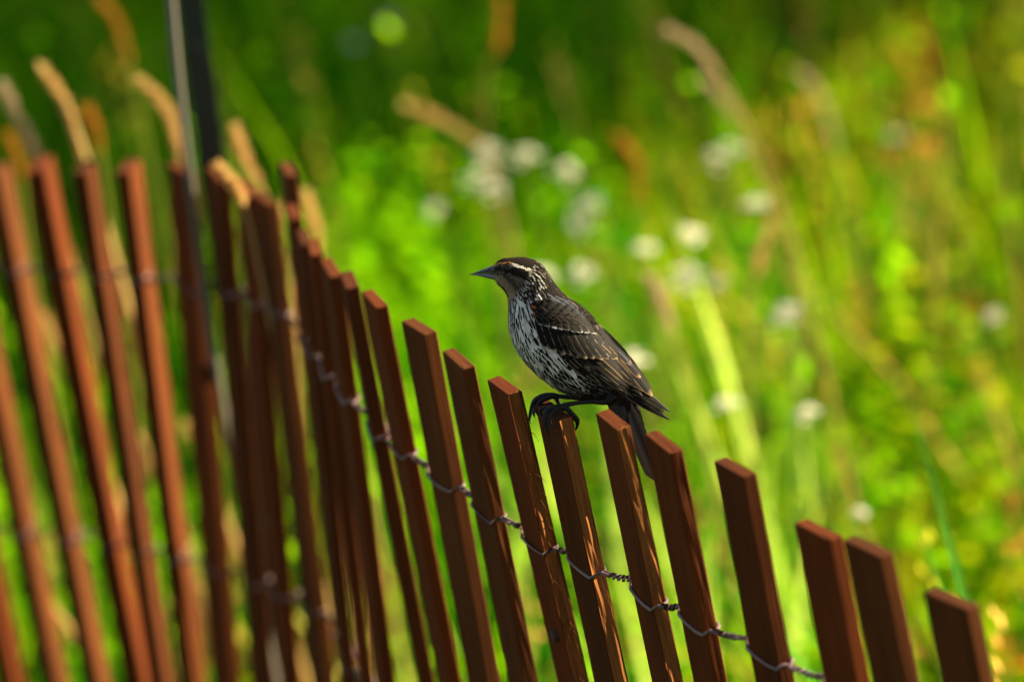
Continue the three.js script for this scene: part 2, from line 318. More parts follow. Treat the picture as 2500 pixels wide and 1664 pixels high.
    const crown = y < 140 + 0.30 * (x - 300) * (x > 300 ? 1 : 0.1) + 6 * n;
    { const [d] = nearLine(x, y, eyeline); if (d < 34 + 10 * n) c = mix(c, DARK, 1 - smooth(d, 26, 40)); }
    if (x > 520) c = mix(c, f > 0.08 ? BUFFW : DARK, smooth(x, 520, 560));
    if (crown) c = mix(DARK, BROWN, clamp(0.3 + f, 0, 0.7));
    { const [d, t] = nearLine(x, y, brow), w = t < 0.45 ? 6 : 9; if (d < w + 3 * f) c = mix(t < 0.42 ? mix(RUST, BUFF, 0.35) : mix(BUFFW, WHITE, 0.25), DARK, smooth(d, w - 3, w + 5)); }
    { const [d] = nearLine(x, y, lore); if (d < 14) c = mix(c, DARK, 0.75); }
    if (Math.hypot(x - 334, y - 163) < 33) c = DARK;
    return c;
  }
  // base and shaft colours of a body feather
  function plumage(s, t, x, y) { // t: -1 belly .. 1 back
    const back = smooth(t, 0.28, 0.55), low = smooth(s, 12.2, 15.2);
    const n = nz(x, y, 0.03, 5);
    let edge = mix(mix(WHITE, BUFFW, clamp(0.15 + n, 0, 0.5)), mix(BROWN, GREY, 0.12), low), mid = DARK;
    if (s < 6.2) { const k = smooth(s, 4.6, 6.2); edge = mix(GREY, edge, k); }
    edge = mix(edge, n > 0.12 ? mix(BROWN, GREY, 0.5) : BROWN, back);
    mid = mix(mid, DARK, back);
    return [edge, mid];
  }
  // skin of the body: one closed surface
  {
    const nu = 130, nv = 56, pos = [], nor = [], col = [], idx = [];
    for (let i = 0; i <= nu; i++) for (let j = 0; j <= nv; j++) {
      const s = i / nu * NS, phi = j / nv * 2 * Math.PI, [x, y, z] = bodyAt(s, phi), p = sheet(x, y, z), n = bodyNormal(clamp(s, 0.1, NS - 0.1), phi), t = Math.cos(phi);
      pos.push(p.x, p.y, p.z); nor.push(n.x, n.y, n.z);
      const [edge, mid] = plumage(s, t, x, y), c = s < 5 ? headColor(x, y) : mix(edge, mid, 0.5);
      col.push(...c);
    }
    for (let i = 0; i < nu; i++) for (let j = 0; j < nv; j++) { const a = i * (nv + 1) + j, b = a + nv + 1; idx.push(a, a + 1, b, b, a + 1, b + 1); }
    for (const i of [0, nu]) { const [x, y, z] = [0, 1, 2].map((c) => (bodyAt(i / nu * NS, 0)[c] + bodyAt(i / nu * NS, Math.PI)[c]) / 2), p = sheet(x, y, z), q = pos.length / 3; pos.push(p.x, p.y, p.z); nor.push(i ? 1 : -1, 0, 0); col.push(...DARK); for (let j = 0; j < nv; j++) idx.push(i * (nv + 1) + j, i * (nv + 1) + j + 1, q); }
    part('body', mesh(pos, idx, { nor, col }), new THREE.MeshPhysicalMaterial({ vertexColors: true, roughness: 0.9, specularIntensity: 0.1 }), bird);
  }
  // small contour feathers that lie over the skin like shingles
  const plumageMat = new THREE.MeshPhysicalMaterial({ vertexColors: true, roughness: 0.9, specularIntensity: 0.12 });
  {
    const pos = [], nor = [], col = [], idx = [];
    const cols = [-1, -0.62, -0.34, 0, 0.34, 0.62, 1], rows = [0, 0.35, 0.65, 0.88, 1];
    const put = (s, phi, len, wid, lift, color) => {
      const b = sheet(...bodyAt(s, phi)), n = bodyNormal(clamp(s, 0.15, NS - 0.15), phi), f = flow(s, phi), a = n.clone().cross(f).normalize(), turn = (R() - 0.5) * 0.2, dir = f.clone().addScaledVector(a, turn).normalize(), q = pos.length / 3;
      rows.forEach((v) => cols.forEach((u) => {
        const w = wid * (v < 0.65 ? lerp(0.7, 1, v / 0.65) : Math.sqrt(Math.max(0.02, 1 - ((v - 0.65) / 0.37) ** 2)));
        const p = b.clone().addScaledVector(dir, len * v).addScaledVector(a, u * w / 2).addScaledVector(n, 0.0004 + (lift + 0.0005) * v - 0.08 * u * u * w);
        // stay on the curve of the body ahead
        const s2 = Math.min(NS - 0.05, s + v * len / 0.0064), nn = bodyNormal(clamp(s2, 0.15, NS - 0.15), phi);
        pos.push(p.x, p.y, p.z); nor.push(...nn.clone().addScaledVector(a, u * 0.25).normalize().toArray()); col.push(...color(u, v, p));
      }));
      const m = cols.length; for (let i = 0; i < rows.length - 1; i++) for (let j = 0; j < m - 1; j++) { const k = q + i * m + j; idx.push(k, k + m, k + 1, k + m, k + m + 1, k + 1); }
    };
    const list = [];
    for (let s = 0.7; s < NS - 0.3; s += s < 5 ? 0.12 : s < 8 ? 0.28 : 0.36) { const w = stAt(s), girth = Math.hypot(w[0] - w[2], w[1] - w[3]) + w[4] * 2, gap = s < 5 ? 10 : s < 8 ? 25 : 32, fixed = s >= 6.6, n = fixed ? 46 : Math.round(girth * 1.55 / gap); for (let j = 0; j < n; j++) list.push([s + (R() - 0.5) * 0.2, (j + (R() - 0.5) * (fixed ? 0.3 : 0.7)) / n * 2 * Math.PI]); }
    list.sort((a, b) => b[0] - a[0]);
    for (const [s, phi] of list) {
      const t = Math.cos(phi), [x, y] = bodyAt(s, phi);
      if (Math.hypot(x - 334, y - 163) < 29) continue;
      if (s < 4.9) put(s, phi, 0.0026 + 0.0008 * R(), 0.0016, -0.0002, (u, v) => { const [X, Y] = bodyAt(s + v * 0.4, phi); return headColor(X, Y); });
      else if (s < 7.2 && t > -0.35 + 0.25 * R()) { const spot = R() < 0.55; const dim = 0.3 + 0.4 * R(), e = spot ? mix(WHITE, BUFFW, R()).map((k) => k * dim) : mix(BROWN, GREY, R() * 0.4); const k = smooth(t, 0.55, 0.9); put(s, phi, 0.0040 + 0.001 * R(), 0.0026, 0.0001, (u, v) => (Math.abs(u) < 0.5 && v > 0.4 ? mix(e, BROWN, k * 0.8) : DARK)); }
      else {
        const [edge, mid] = plumage(s, t, x, y), back = t > 0.4, w = R(), low = smooth(s, 9, 14), streak = back ? 0.75 : lerp(0.5, 0.85, low) * (0.7 + 0.6 * w), plain = !back && R() < lerp(0.22, 0.02, low), e2 = mix(edge, mid, 0.25 * R()), from = 0.05 + 0.25 * R();
        put(s, phi, s < 8 ? 0.0072 + 0.002 * R() : 0.0105 + 0.003 * R(), s < 8 ? 0.0030 : 0.0038, 0.0002, (u, v) => (plain ? e2 : Math.abs(u) <= streak && v > from ? mid : e2));
      }
    }
    tag(part('contour_feathers', mesh(pos, idx, { nor, col }), plumageMat, bird), null, null, null, 'stuff');
  }
  // bill: two lofted halves
  {
    const horn = new THREE.MeshStandardMaterial({ color: RGB(0.055, 0.056, 0.066), roughness: 0.38 }), pale = new THREE.MeshStandardMaterial({ color: RGB(0.125, 0.125, 0.14), roughness: 0.42 });
    const loft = (sec, name, m) => {
      const pos = [], idx = [], nv = 20;
      sec.forEach(([ux, uy, lx, ly, w]) => { for (let j = 0; j <= nv; j++) { const a = j / nv * 2 * Math.PI, k = (1 + Math.cos(a)) / 2, p = sheet(lerp(lx, ux, k), lerp(ly, uy, k), w * Math.sin(a)); pos.push(p.x, p.y, p.z); } });
      for (let i = 0; i < sec.length - 1; i++) for (let j = 0; j < nv; j++) { const a = i * (nv + 1) + j, b = a + nv + 1; idx.push(a, a + 1, b, b, a + 1, b + 1); }
      return part(name, mesh(pos, idx), m, bird);
    };
    loft([[262, 128, 290, 205, 40], [232, 143, 262, 201, 36], [205, 152, 232, 196, 30], [170, 166, 190, 193, 22], [130, 182, 140, 197, 13], [95, 196, 100, 203, 6], [69, 205, 70, 206, 0.8]], 'upper_bill', horn);
    loft([[292, 206, 262, 250, 38], [262, 202, 238, 240, 34], [232, 197, 215, 234, 29], [190, 194, 180, 226, 21], [140, 198, 137, 215, 12], [100, 204, 100, 210, 5], [74, 206, 76, 208, 0.8]], 'lower_bill', pale);
    const nostril = tube([sheet(200, 168, 27), sheet(218, 170, 31)], [0.00045, 0.00045], 6, 3); part('nostril', nostril, new THREE.MeshStandardMaterial({ color: RGB(0.008, 0.008, 0.008), roughness: 0.9 }), bird);
  }
  for (const side of [1, -1]) { // eyes, each in a thin pale ring
    const z = surfZ(334, 163), eye = part('eye', new THREE.SphereGeometry(0.0030, 24, 16), new THREE.MeshPhysicalMaterial({ color: RGB(0.006, 0.005, 0.006), roughness: 0.06, specularIntensity: 0.6 }), bird);
    eye.position.copy(sheet(334, 163, side * (z - 10)));
    const ring = part('eye_ring', new THREE.TorusGeometry(0.0029, 0.0003, 6, 28), new THREE.MeshStandardMaterial({ color: RGB(0.035, 0.024, 0.014), roughness: 0.8 }), eye);
    ring.position.set(0, 0, side * 0.0011); ring.rotation.y = side * -0.18;
  }
  // flight feathers and coverts: base, tip, half width, layer, kind
  const OUT = [[440, 94], [565, 152], [655, 276], [790, 394], [865, 455], [935, 540], [1000, 630], [1070, 705], [1130, 762], [1190, 832], [1240, 902], [1280, 962], [1310, 1010], [1440, 1140], [1600, 1300]];
  const dorsalY = (x) => { for (let i = 0; i < OUT.length - 1; i++) if (x <= OUT[i + 1][0]) return lerp(OUT[i][1], OUT[i + 1][1], clamp((x - OUT[i][0]) / (OUT[i + 1][0] - OUT[i][0]), 0, 1)); return 1300; };
  const wingZ = (x, y) => {
    const q = clamp(((x - 500) * 940 + (y - 430) * 730) / (940 ** 2 + 730 ** 2), 0, 1), top = Math.sqrt(clamp((y - dorsalY(x) + 12) / 150, 0, 1));
    return Math.max(surfZ(x, y), lerp(150, 40, q) * lerp(0.12, 1, top));
  };
  function feather(bx, by, tx, ty, hw, layer, kind, side, bow = 0) {
    const len = Math.hypot(tx - bx, ty - by), fx = (tx - bx) / len, fy = (ty - by) / len, px = -fy, py = fx, rows = 13, cols = [-1, -0.9, -0.8, -0.4, -0.06, 0, 0.06, 0.4, 0.8, 0.9, 1], pos = [], col = [], idx = [], sd = R() * 40;
    for (let i = 0; i < rows; i++) {
      const v = i / (rows - 1), shape = (v < 0.12 ? lerp(0.55, 1, v / 0.12) : v < 0.72 ? 1 : (kind === 'primary' ? 1 - ((v - 0.72) / 0.28) ** 1.4 * 0.93 : Math.sqrt(Math.max(0.015, 1 - ((v - 0.72) / 0.285) ** 2))));
      for (const u of cols) {
        const cx = bx + fx * len * v + px * (u * hw * shape + bow * Math.sin(v * Math.PI)), cy = by + fy * len * v + py * (u * hw * shape + bow * Math.sin(v * Math.PI));
        const wz = wingZ(cx, cy), z = wz + (layer * 7 + 3 + 4 * (1 - u * u) + 3 * u + 5 * v) * clamp(wz / 110, 0.5, 1), p = sheet(cx, cy, side * z);
        pos.push(p.x, p.y, p.z);
        const mottle = 0.75 + 0.6 * (0.5 + perlin.noise(v * 9 + sd, u * 14, sd));
        let c = BROWN.map((k) => k * 0.16 * mottle);
        if (Math.abs(u) < 0.05) c = c.map((k) => k * 0.5);
        const rim = Math.abs(u) > 0.85, broken = perlin.noise(v * 6 + sd, 3, sd) > -0.28;
        if (rim && broken && v > 0.12 && kind !== 'lesser') c = mix(c, kind === 'tertial' ? [0.40, 0.26, 0.12] : [0.36, 0.30, 0.20], kind === 'median' ? 0.3 : kind === 'primary' ? 0.3 : kind === 'tertial' ? 0.36 : 0.45);
        if (kind === 'lesser' && rim) c = mix(c, GREY, 0.35);
        if (kind === 'median' && v > 0.9 && (Math.abs(u) > 0.3 || v > 0.97) && perlin.noise(sd, u * 2, v) > -0.2) c = mix(c, WHITE, 0.25 + 0.5 * Math.abs(perlin.noise(sd * 3, 1, 2)) * 2);
        if ((kind === 'greater' || kind === 'tertial') && v > 0.97) c = mix(c, [0.40, 0.26, 0.12], 0.6);
        col.push(...c);
      }
    }
    const m = cols.length; for (let i = 0; i < rows - 1; i++) for (let j = 0; j < m - 1; j++) { const a = i * m + j; if (side > 0) idx.push(a, a + m, a + 1, a + 1, a + m, a + m + 1); else idx.push(a, a + 1, a + m, a + 1, a + m + 1, a + m); }
    return mesh(pos, idx, { col });
  }
  const quillMat = new THREE.MeshPhysicalMaterial({ vertexColors: true, roughness: 0.7, specularIntensity: 0.22, side: THREE.DoubleSide });
  for (const side of [1, -1]) {
    const wing = new THREE.Group(); wing.name = 'wing'; bird.add(wing);
    const F = (...a) => part('feather', feather(...a.slice(0, 7), side, a[7] ?? 0), quillMat, wing);
    const row = (n, b0, b1, t0, t1, hw, layer, kind, bow, bend = 0) => { for (let i = 0; i < n; i++) { const k = n > 1 ? i / (n - 1) : 0, sag = bend * Math.sin(k * Math.PI); F(lerp(b0[0], b1[0], k) + (R() - 0.5) * 8, lerp(b0[1], b1[1], k) + (R() - 0.5) * 6, lerp(t0[0], t1[0], k) + (R() - 0.5) * 10, lerp(t0[1], t1[1], k) + sag + (R() - 0.5) * 8, hw, layer + k * 0.5, kind, bow); } };
    // primaries: the lowest ones first
    F(690, 730, 1235, 1030, 30, 0, 'primary', 26); F(710, 740, 1275, 1065, 30, 0.1, 'primary', 22); F(740, 745, 1340, 1110, 30, 0.2, 'primary', 18); F(770, 745, 1440, 1196, 30, 0.25, 'primary', 10); F(800, 745, 1400, 1140, 30, 0.35, 'primary', 4); F(830, 745, 1442, 1142, 30, 0.45, 'primary', -6);
    row(6, [620, 640], [830, 690], [960, 940], [1250, 1030], 30, 0.9, 'secondary', 14);
    F(800, 640, 1180, 950, 40, 1.6, 'tertial', -4); F(850, 620, 1235, 975, 42, 1.9, 'tertial', -8); F(890, 600, 1285, 1005, 42, 2.2, 'tertial', -14); F(925, 590, 1315, 1030, 38, 2.5, 'tertial', -22); F(950, 600, 1235, 905, 34, 2.8, 'tertial', -16); F(900, 540, 1170, 815, 34, 3.1, 'tertial', -12);
    row(10, [540, 490], [915, 575], [600, 690], [1080, 772], 36, 2.0, 'greater', 6, 34);
    row(9, [520, 400], [880, 490], [572, 540], [925, 606], 34, 3.0, 'median', 4, 8);
    row(7, [500, 385], [800, 430], [575, 480], [880, 545], 40, 3.4, 'lesser', 2); row(6, [520, 390], [740, 412], [590, 450], [830, 492], 40, 3.8, 'lesser', 2); row(5, [560, 378], [715, 392], [640, 440], [800, 452], 34, 4.1, 'lesser', 0);
    // rusty bend of the wing
    const pos = [], nor = [], col = [], idx = [];
    for (let i = 0; i < 15; i++) { const x = 488 + 22 * R(), y = 408 + 78 * R(), q = pos.length / 3, L = 16 + 10 * R(), a = 0.6 + 0.6 * R(), h = R() < 0.55; for (const [u, v] of [[-1, 0], [1, 0], [-0.8, 0.7], [0.8, 0.7], [0, 1]]) { const cx = x + Math.cos(a) * L * v - Math.sin(a) * u * 6, cy = y + Math.sin(a) * L * v + Math.cos(a) * u * 6, p = sheet(cx, cy, side * (wingZ(cx, cy) + 34 + 6 * v)); pos.push(p.x, p.y, p.z); nor.push(-0.3, 0.3, side * 0.9); col.push(...(h ? RUST.map((k) => k * 0.7) : DARK)); } idx.push(q, q + 1, q + 2, q + 1, q + 3, q + 2, q + 2, q + 3, q + 4); }
    part('shoulder_patch', mesh(pos, idx, { col }), plumageMat, wing);
  }
  // pale braces down the back
  {
    const pos = [], nor = [], col = [], idx = [], lines = [[[655, 348], [720, 378], [800, 448], [850, 498]], [[1085, 722], [1140, 778], [1180, 828]], [[600, 330], [660, 372], [720, 410]]];
    for (const side of [1, -1]) for (const l of lines) { const q = pos.length / 3; l.forEach(([x, y], i) => { for (const u of [-1, 1]) { const k = Math.sin((i + 0.4) / (l.length - 0.2) * Math.PI) * 5 + 1, p = sheet(x - u * k * 0.6, y + u * k, side * (wingZ(x, y) + 44 * clamp(wingZ(x, y) / 110, 0.6, 1))); pos.push(p.x, p.y, p.z); nor.push(0.4, 0.6, side * 0.6); col.push(...mix(WHITE, BUFFW, 0.3)); } if (i) { const a = q + i * 2; idx.push(a - 2, a - 1, a, a - 1, a + 1, a); } }); }
    part('back_stripes', mesh(pos, idx, { col }), plumageMat, bird);
  }
  // tail: rectrices fanned a little
  {
    const tail = new THREE.Group(); tail.name = 'tail'; bird.add(tail);
    for (let i = 0; i < 8; i++) {
      const k = i / 7, o = k * 2 - 1, b = V(1110 + 40 * k, 1075 + 18 * (1 - k), o * 38), tip = V(1318 + 26 * k, 1605 - 40 * Math.abs(o), o * 74), pos = [], col = [], idx = [], rows = 12, cols = [-1, -0.9, -0.05, 0.05, 0.9, 1];
      const wide = V(54, -20, 24);
      for (let r = 0; r < rows; r++) { const v = r / (rows - 1), sh = v < 0.85 ? 0.55 + 0.45 * smooth(v, 0, 0.4) : Math.sqrt(Math.max(0.03, 1 - ((v - 0.85) / 0.152) ** 2)); for (const u of cols) { const c = b.clone().lerp(tip, v).addScaledVector(wide, u * sh * 0.8), p = sheet(c.x, c.y, c.z); pos.push(p.x, p.y, p.z + 0.0003 * i); let q = mix(BROWN, [0.10, 0.09, 0.08], 0.25 + 0.15 * perlin.noise(v * 20, i, u * 3)); if (Math.abs(u) < 0.1) q = q.map((t) => t * 0.6); if (Math.abs(u) > 0.85) q = mix(q, GREY, 0.5); col.push(...q); } }
      for (let r = 0; r < rows - 1; r++) for (let j = 0; j < cols.length - 1; j++) { const a = r * cols.length + j; idx.push(a, a + 1, a + cols.length, a + 1, a + cols.length + 1, a + cols.length); }
      part('feather', mesh(pos, idx, { col }), quillMat, tail);
    }
    const under = [];
    for (let i = 0; i < 16; i++) { const o = (R() - 0.5) * 90, a = sheet(1040 + 70 * R(), 1070 + 30 * R(), o), c = sheet(1110 + 90 * R(), 1200 + 120 * R(), o * 0.8); under.push(tube([a, a.clone().lerp(c, 0.5).add(V(0, 0, 0.001)), c], [0.0036, 0.0034, 0.0004], 6, 5)); }
    part('undertail_coverts', mergeGeometries(under), new THREE.MeshStandardMaterial({ color: RGB(0.016, 0.012, 0.010), roughness: 0.85 }), tail);
  }
  // legs and feet
  {
    const skin = new THREE.MeshPhysicalMaterial({ color: RGB(0.010, 0.010, 0.012), roughness: 0.5, specularIntensity: 0.4 });
    const scaly = dataTexture(32, 256, (u, v) => { const k = 0.5 + 0.5 * Math.abs(Math.sin(v * 70)); return [k, k, k]; }, false); scaly.repeat.set(1, 40); skin.bumpMap = scaly; skin.bumpScale = 0.0004;
    const mm = 0.001, knob = (pts, r) => tube(pts.map(([x, y, z]) => upright(x, y, z)), r.map((v) => v * mm * 1.15), 10, 7);
    const makeLeg = (tarsus, tr, toes) => { const l = part('leg', knob(tarsus, tr), skin, bird); for (const [pts, r] of toes) part('toe', knob(pts, r), skin, l); };
    // left leg, nearest the near end of the picket top
    makeLeg([[1040, 1010, 110], [1000, 1062, 105], [900, 1068, 110], [800, 1078, 125], [735, 1090, 140], [690, 1104, 150]], [4.2, 2.6, 1.55, 1.35, 1.6, 2.0], [
      [[[700, 1100, 150], [650, 1108, 165], [612, 1120, 185], [590, 1142, 210], [583, 1185, 232], [590, 1230, 240], [606, 1272, 242], [628, 1304, 238]], [1.9, 1.7, 1.55, 1.75, 1.4, 1.3, 0.8, 0.15]],
      [[[700, 1100, 140], [645, 1112, 140], [600, 1112, 130], [563, 1118, 122], [553, 1138, 118], [566, 1165, 120], [580, 1180, 122]], [1.7, 1.5, 1.3, 1.4, 1.3, 0.8, 0.2]],
      [[[695, 1106, 155], [660, 1122, 195], [628, 1150, 226], [620, 1195, 242], [630, 1228, 246], [650, 1248, 244]], [1.8, 1.6, 1.5, 1.3, 0.9, 0.2]],
      [[[700, 1104, 150], [735, 1120, 150], [765, 1150, 140], [788, 1178, 128], [803, 1196, 120], [806, 1226, 116], [798, 1254, 114], [783, 1274, 112]], [1.9, 1.8, 1.7, 1.9, 1.8, 1.1, 0.7, 0.12]],
    ]);
    // right leg, on the far end of the picket top
    makeLeg([[860, 1000, -90], [840, 1036, -95], [760, 1042, -110], [690, 1036, -130], [640, 1030, -145]], [4.0, 2.4, 1.5, 1.45, 2.0], [
      [[[650, 1030, -145], [590, 1030, -160], [545, 1045, -175], [515, 1072, -185], [498, 1115, -188], [488, 1158, -186], [482, 1195, -184], [490, 1228, -182]], [1.9, 1.7, 1.6, 1.7, 1.4, 1.2, 0.8, 0.15]],
      [[[645, 1032, -140], [600, 1048, -140], [560, 1068, -145], [536, 1100, -150], [530, 1135, -150], [540, 1162, -148], [554, 1182, -146]], [1.8, 1.7, 1.7, 1.5, 1.3, 0.8, 0.15]],
      [[[640, 1034, -150], [575, 1050, -175], [530, 1085, -200], [512, 1130, -205], [512, 1165, -204], [520, 1186, -202]], [1.7, 1.5, 1.4, 1.2, 0.8, 0.15]],
      [[[650, 1032, -145], [668, 1055, -150], [682, 1085, -160], [690, 1110, -168], [700, 1140, -170]], [1.8, 1.6, 1.4, 0.9, 0.15]],
    ]);
  }
}
// ---------------------------------------------------------------- meadow
const leafMat = (o = {}) => new THREE.MeshPhysicalMaterial({ color: RGB(1, 1, 1), roughness: 1, transmission: 0.42, thickness: 0, specularIntensity: 0, side: THREE.DoubleSide, ...o });
// one grass blade: a tapering strip with a crease, bending over; returns arrays pushed into a builder
function bladeInto(B, x, z, h, w, az, bend, curl, col, seg = 6) {
  const q = B.pos.length / 3, dx = Math.cos(az), dz = Math.sin(az), sx = -dz, sz = dx;
  let px = x, py = 0, pz = z, a = 0.12 * bend;
  for (let i = 0; i <= seg; i++) {
    const v = i / seg, ww = w * (v < 0.25 ? lerp(0.55, 1, v * 4) : (1 - ((v - 0.25) / 0.75) ** 1.8)) / 2 + 0.0002, tw = curl * v, cx = sx * Math.cos(tw), cz = sz * Math.cos(tw), cy = Math.sin(tw);
    B.pos.push(px - cx * ww, py - cy * ww, pz - cz * ww, px + cx * ww, py + cy * ww, pz + cz * ww);
    if (B.col) { for (let e = 0; e < 2; e++) B.col.push(...col); }
    a += bend * (0.5 + v) / seg; px += dx * Math.sin(a) * h / seg; pz += dz * Math.sin(a) * h / seg; py += Math.cos(a) * h / seg;
    if (i) { const b = q + i * 2; B.idx.push(b - 2, b - 1, b, b - 1, b + 1, b); }
  }
}
const hash2 = (x, z, s) => 0.5 + 0.9 * fbm(x * 1.3 + s * 7, z * 1.3, s, 3);
const fenceX = (z) => { for (let i = 0; i < PICKETS.length - 1; i++) { const a = PICKETS[i], b = PICKETS[i + 1]; if (z <= a[1] && z >= b[1]) return lerp(a[0], b[0], (z - a[1]) / (b[1] - a[1])); } return z > 0 ? 0.4 + (z - 0.66) * 0.6 : -0.72 + (z + 1.42); };
const side = (x, z) => x - fenceX(z); // > 0 on the meadow side
{
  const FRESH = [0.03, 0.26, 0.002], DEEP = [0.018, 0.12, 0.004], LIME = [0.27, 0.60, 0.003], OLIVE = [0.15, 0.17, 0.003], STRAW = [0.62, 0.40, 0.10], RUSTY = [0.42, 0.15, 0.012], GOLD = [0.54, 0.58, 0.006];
  const MIXES = { fresh: [[0.03, STRAW], [0.03, OLIVE], [0.46, LIME], [0.06, GOLD], [0.24, FRESH], [9, DEEP]], golden: [[0.06, STRAW], [0.12, OLIVE], [0.06, RUSTY], [0.32, GOLD], [0.28, LIME], [0.08, FRESH], [9, DEEP]] };
  const patch = (seed, kind, size) => {
    const R = rng(seed), B = { pos: [], idx: [], col: [] }, mixes = MIXES[kind];
    const pick = () => { let t = R(); for (const [p, c] of mixes) if ((t -= p) < 0) return c; };
    const tint = (c) => { const k = 0.65 + 0.6 * R(); return [c[0] * k * (0.85 + 0.3 * R()), c[1] * k, c[2] * k]; };
    const herb = (h, n, from, big, c0, c1) => { // leaves set round a stem
      const cx = (R() - 0.5) * size, cz = (R() - 0.5) * size, lx = (R() - 0.5) * 0.3, lz = (R() - 0.5) * 0.3;
      bladeInto(B, cx, cz, h, 0.003, Math.atan2(lz, lx), 0.3, 0, tint(FRESH), 3);
      for (let i = 0; i < n; i++) {
        const v = from + (1.03 - from) * (i / n), a = i * 2.399 + R(), up = (R() - 0.35) * 1.3, l = big * (0.75 + 0.5 * R()), w = l * (0.3 + 0.2 * R()), c = tint(R() < 0.85 ? c0 : c1()), q = B.pos.length / 3;
        const bx = cx + lx * h * v * v * 0.5, by = h * v, bz = cz + lz * h * v * v * 0.5, dx = Math.cos(a) * Math.cos(up), dy = Math.sin(up), dz = Math.sin(a) * Math.cos(up), sx = -Math.sin(a), sz = Math.cos(a);
        B.pos.push(bx, by, bz, bx + dx * l * 0.45 + sx * w, by + dy * l * 0.45 + 0.002, bz + dz * l * 0.45 + sz * w, bx + dx * l * 0.45 - sx * w, by + dy * l * 0.45 + 0.002, bz + dz * l * 0.45 - sz * w, bx + dx * l, by + dy * l - 0.15 * l, bz + dz * l);
        for (let e = 0; e < 4; e++) B.col.push(...c); B.idx.push(q, q + 2, q + 1, q + 1, q + 2, q + 3);
      }
    };
    for (let t = 0; t < 16; t++) herb(0.16 + 0.16 * R(), 11, 0.15, 0.04 + 0.02 * R(), R() < 0.5 ? DEEP : FRESH, pick); // leaves low down, in darker greens that stand for shade under the canopy
    for (let t = 0; t < 8; t++) herb(0.26 + 0.3 * R(), 8 + Math.floor(R() * 9), 0.5, 0.022 + 0.02 * R(), pick(), pick); // herbs that reach the light
    for (let t = 0; t < 5; t++) { // tufts of blades
      const cx = (R() - 0.5) * size, cz = (R() - 0.5) * size, c0 = pick(), n = 4 + Math.floor(R() * 5), wide = R() < 0.4, tall = 0.75 + 0.5 * R();
      for (let i = 0; i < n; i++) bladeInto(B, cx + (R() - 0.5) * 0.05, cz + (R() - 0.5) * 0.05, tall * (wide ? 0.28 + 0.25 * R() : 0.34 + 0.3 * R()), wide ? 0.014 + 0.012 * R() : 0.005 + 0.007 * R(), R() * 6.283, (wide ? 1.9 : 1.5) * (0.2 + R()), (R() - 0.5) * 2.2, tint(R() < 0.8 ? c0 : pick()), 5);
    }
    for (let t = 0; t < (kind === 'golden' ? 3 : kind === 'fresh' ? 1 : 0); t++) { // flowering panicles: small husks round a thin stem
      const ox = (R() - 0.5) * size, oz = (R() - 0.5) * size, az = R() * 6.283, h = 0.48 + 0.25 * R(), c = tint(R() < 0.5 ? [0.7, 0.46, 0.13] : R() < 0.5 ? [0.62, 0.52, 0.04] : [0.6, 0.28, 0.06]);
      bladeInto(B, ox, oz, h, 0.0025, az, 0.35, 0, c, 4);
      for (let k = 0; k < 12; k++) { const v = 0.8 + 0.22 * R(), y = h * v * 0.97, rr = 0.02 * R(), a = R() * 6.283, x = ox + Math.cos(az) * h * 0.14 * v * v + Math.cos(a) * rr, z = oz + Math.sin(az) * h * 0.14 * v * v + Math.sin(a) * rr, q = B.pos.length / 3, w = 0.003; B.pos.push(x - w, y, z, x, y - 0.008, z - w, x + w, y, z, x, y + 0.008, z + w); for (let e = 0; e < 4; e++) B.col.push(...c); B.idx.push(q, q + 1, q + 3, q + 1, q + 2, q + 3, q, q + 3, q + 2, q, q + 2, q + 1); }
    }
    for (let t = 0; t < 3; t++) { // single broad leaves held up above the rest
      const x = (R() - 0.5) * size, z = (R() - 0.5) * size, h = 0.42 + 0.22 * R(), l = 0.022 + 0.016 * R(), w = l * (0.35 + 0.2 * R()), a = R() * 6.283, up = 0.3 + 0.9 * R(), c = tint(LIME), q = B.pos.length / 3 + 8;
      bladeInto(B, x, z, h, 0.0022, a, 0.1, 0, tint(FRESH), 3);
      const dx = Math.cos(a) * Math.cos(up), dy = Math.sin(up), dz = Math.sin(a) * Math.cos(up), sx = -Math.sin(a), sz = Math.cos(a), p = (v, s) => [x + dx * l * v + sx * w * s + Math.cos(a) * h * 0.08, h * 0.98 + dy * l * v, z + dz * l * v + sz * w * s + Math.sin(a) * h * 0.08];
      B.pos.push(...p(0, 0), ...p(0.3, 0.9), ...p(0.3, -0.9), ...p(0.65, 0.85), ...p(0.65, -0.85), ...p(1, 0)); for (let e = 0; e < 6; e++) B.col.push(...c); B.idx.push(q, q + 2, q + 1, q + 1, q + 2, q + 3, q + 2, q + 4, q + 3, q + 3, q + 4, q + 5);
    }
    return mesh(B.pos, B.idx, { col: B.col });
  };
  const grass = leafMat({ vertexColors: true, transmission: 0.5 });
  const sets = {}; let sd = 1;
  for (const kind of Object.keys(MIXES)) sets[kind] = [0, 1, 2, 3, 4].map(() => ({ g: patch(sd++ * 13, kind, 0.36), at: [] }));
  const R = rng(5), M = new THREE.Matrix4(), Q = new THREE.Quaternion();
  const put = (x, z, s, sy, kind) => { Q.setFromAxisAngle(V(0, 1, 0), R() * 6.283); M.compose(V(x, groundY(x, z) - 0.01, z), Q, V(s, sy, s)); sets[kind][Math.floor(R() * 5)].at.push(M.clone()); };
  const kindAt = (x, z) => (x + 0.1 * (z + 2.5) + 0.5 * (hash2(x, z, 1) - 0.5) > 0.36 ? 'golden' : 'fresh'); // drier grass on one side
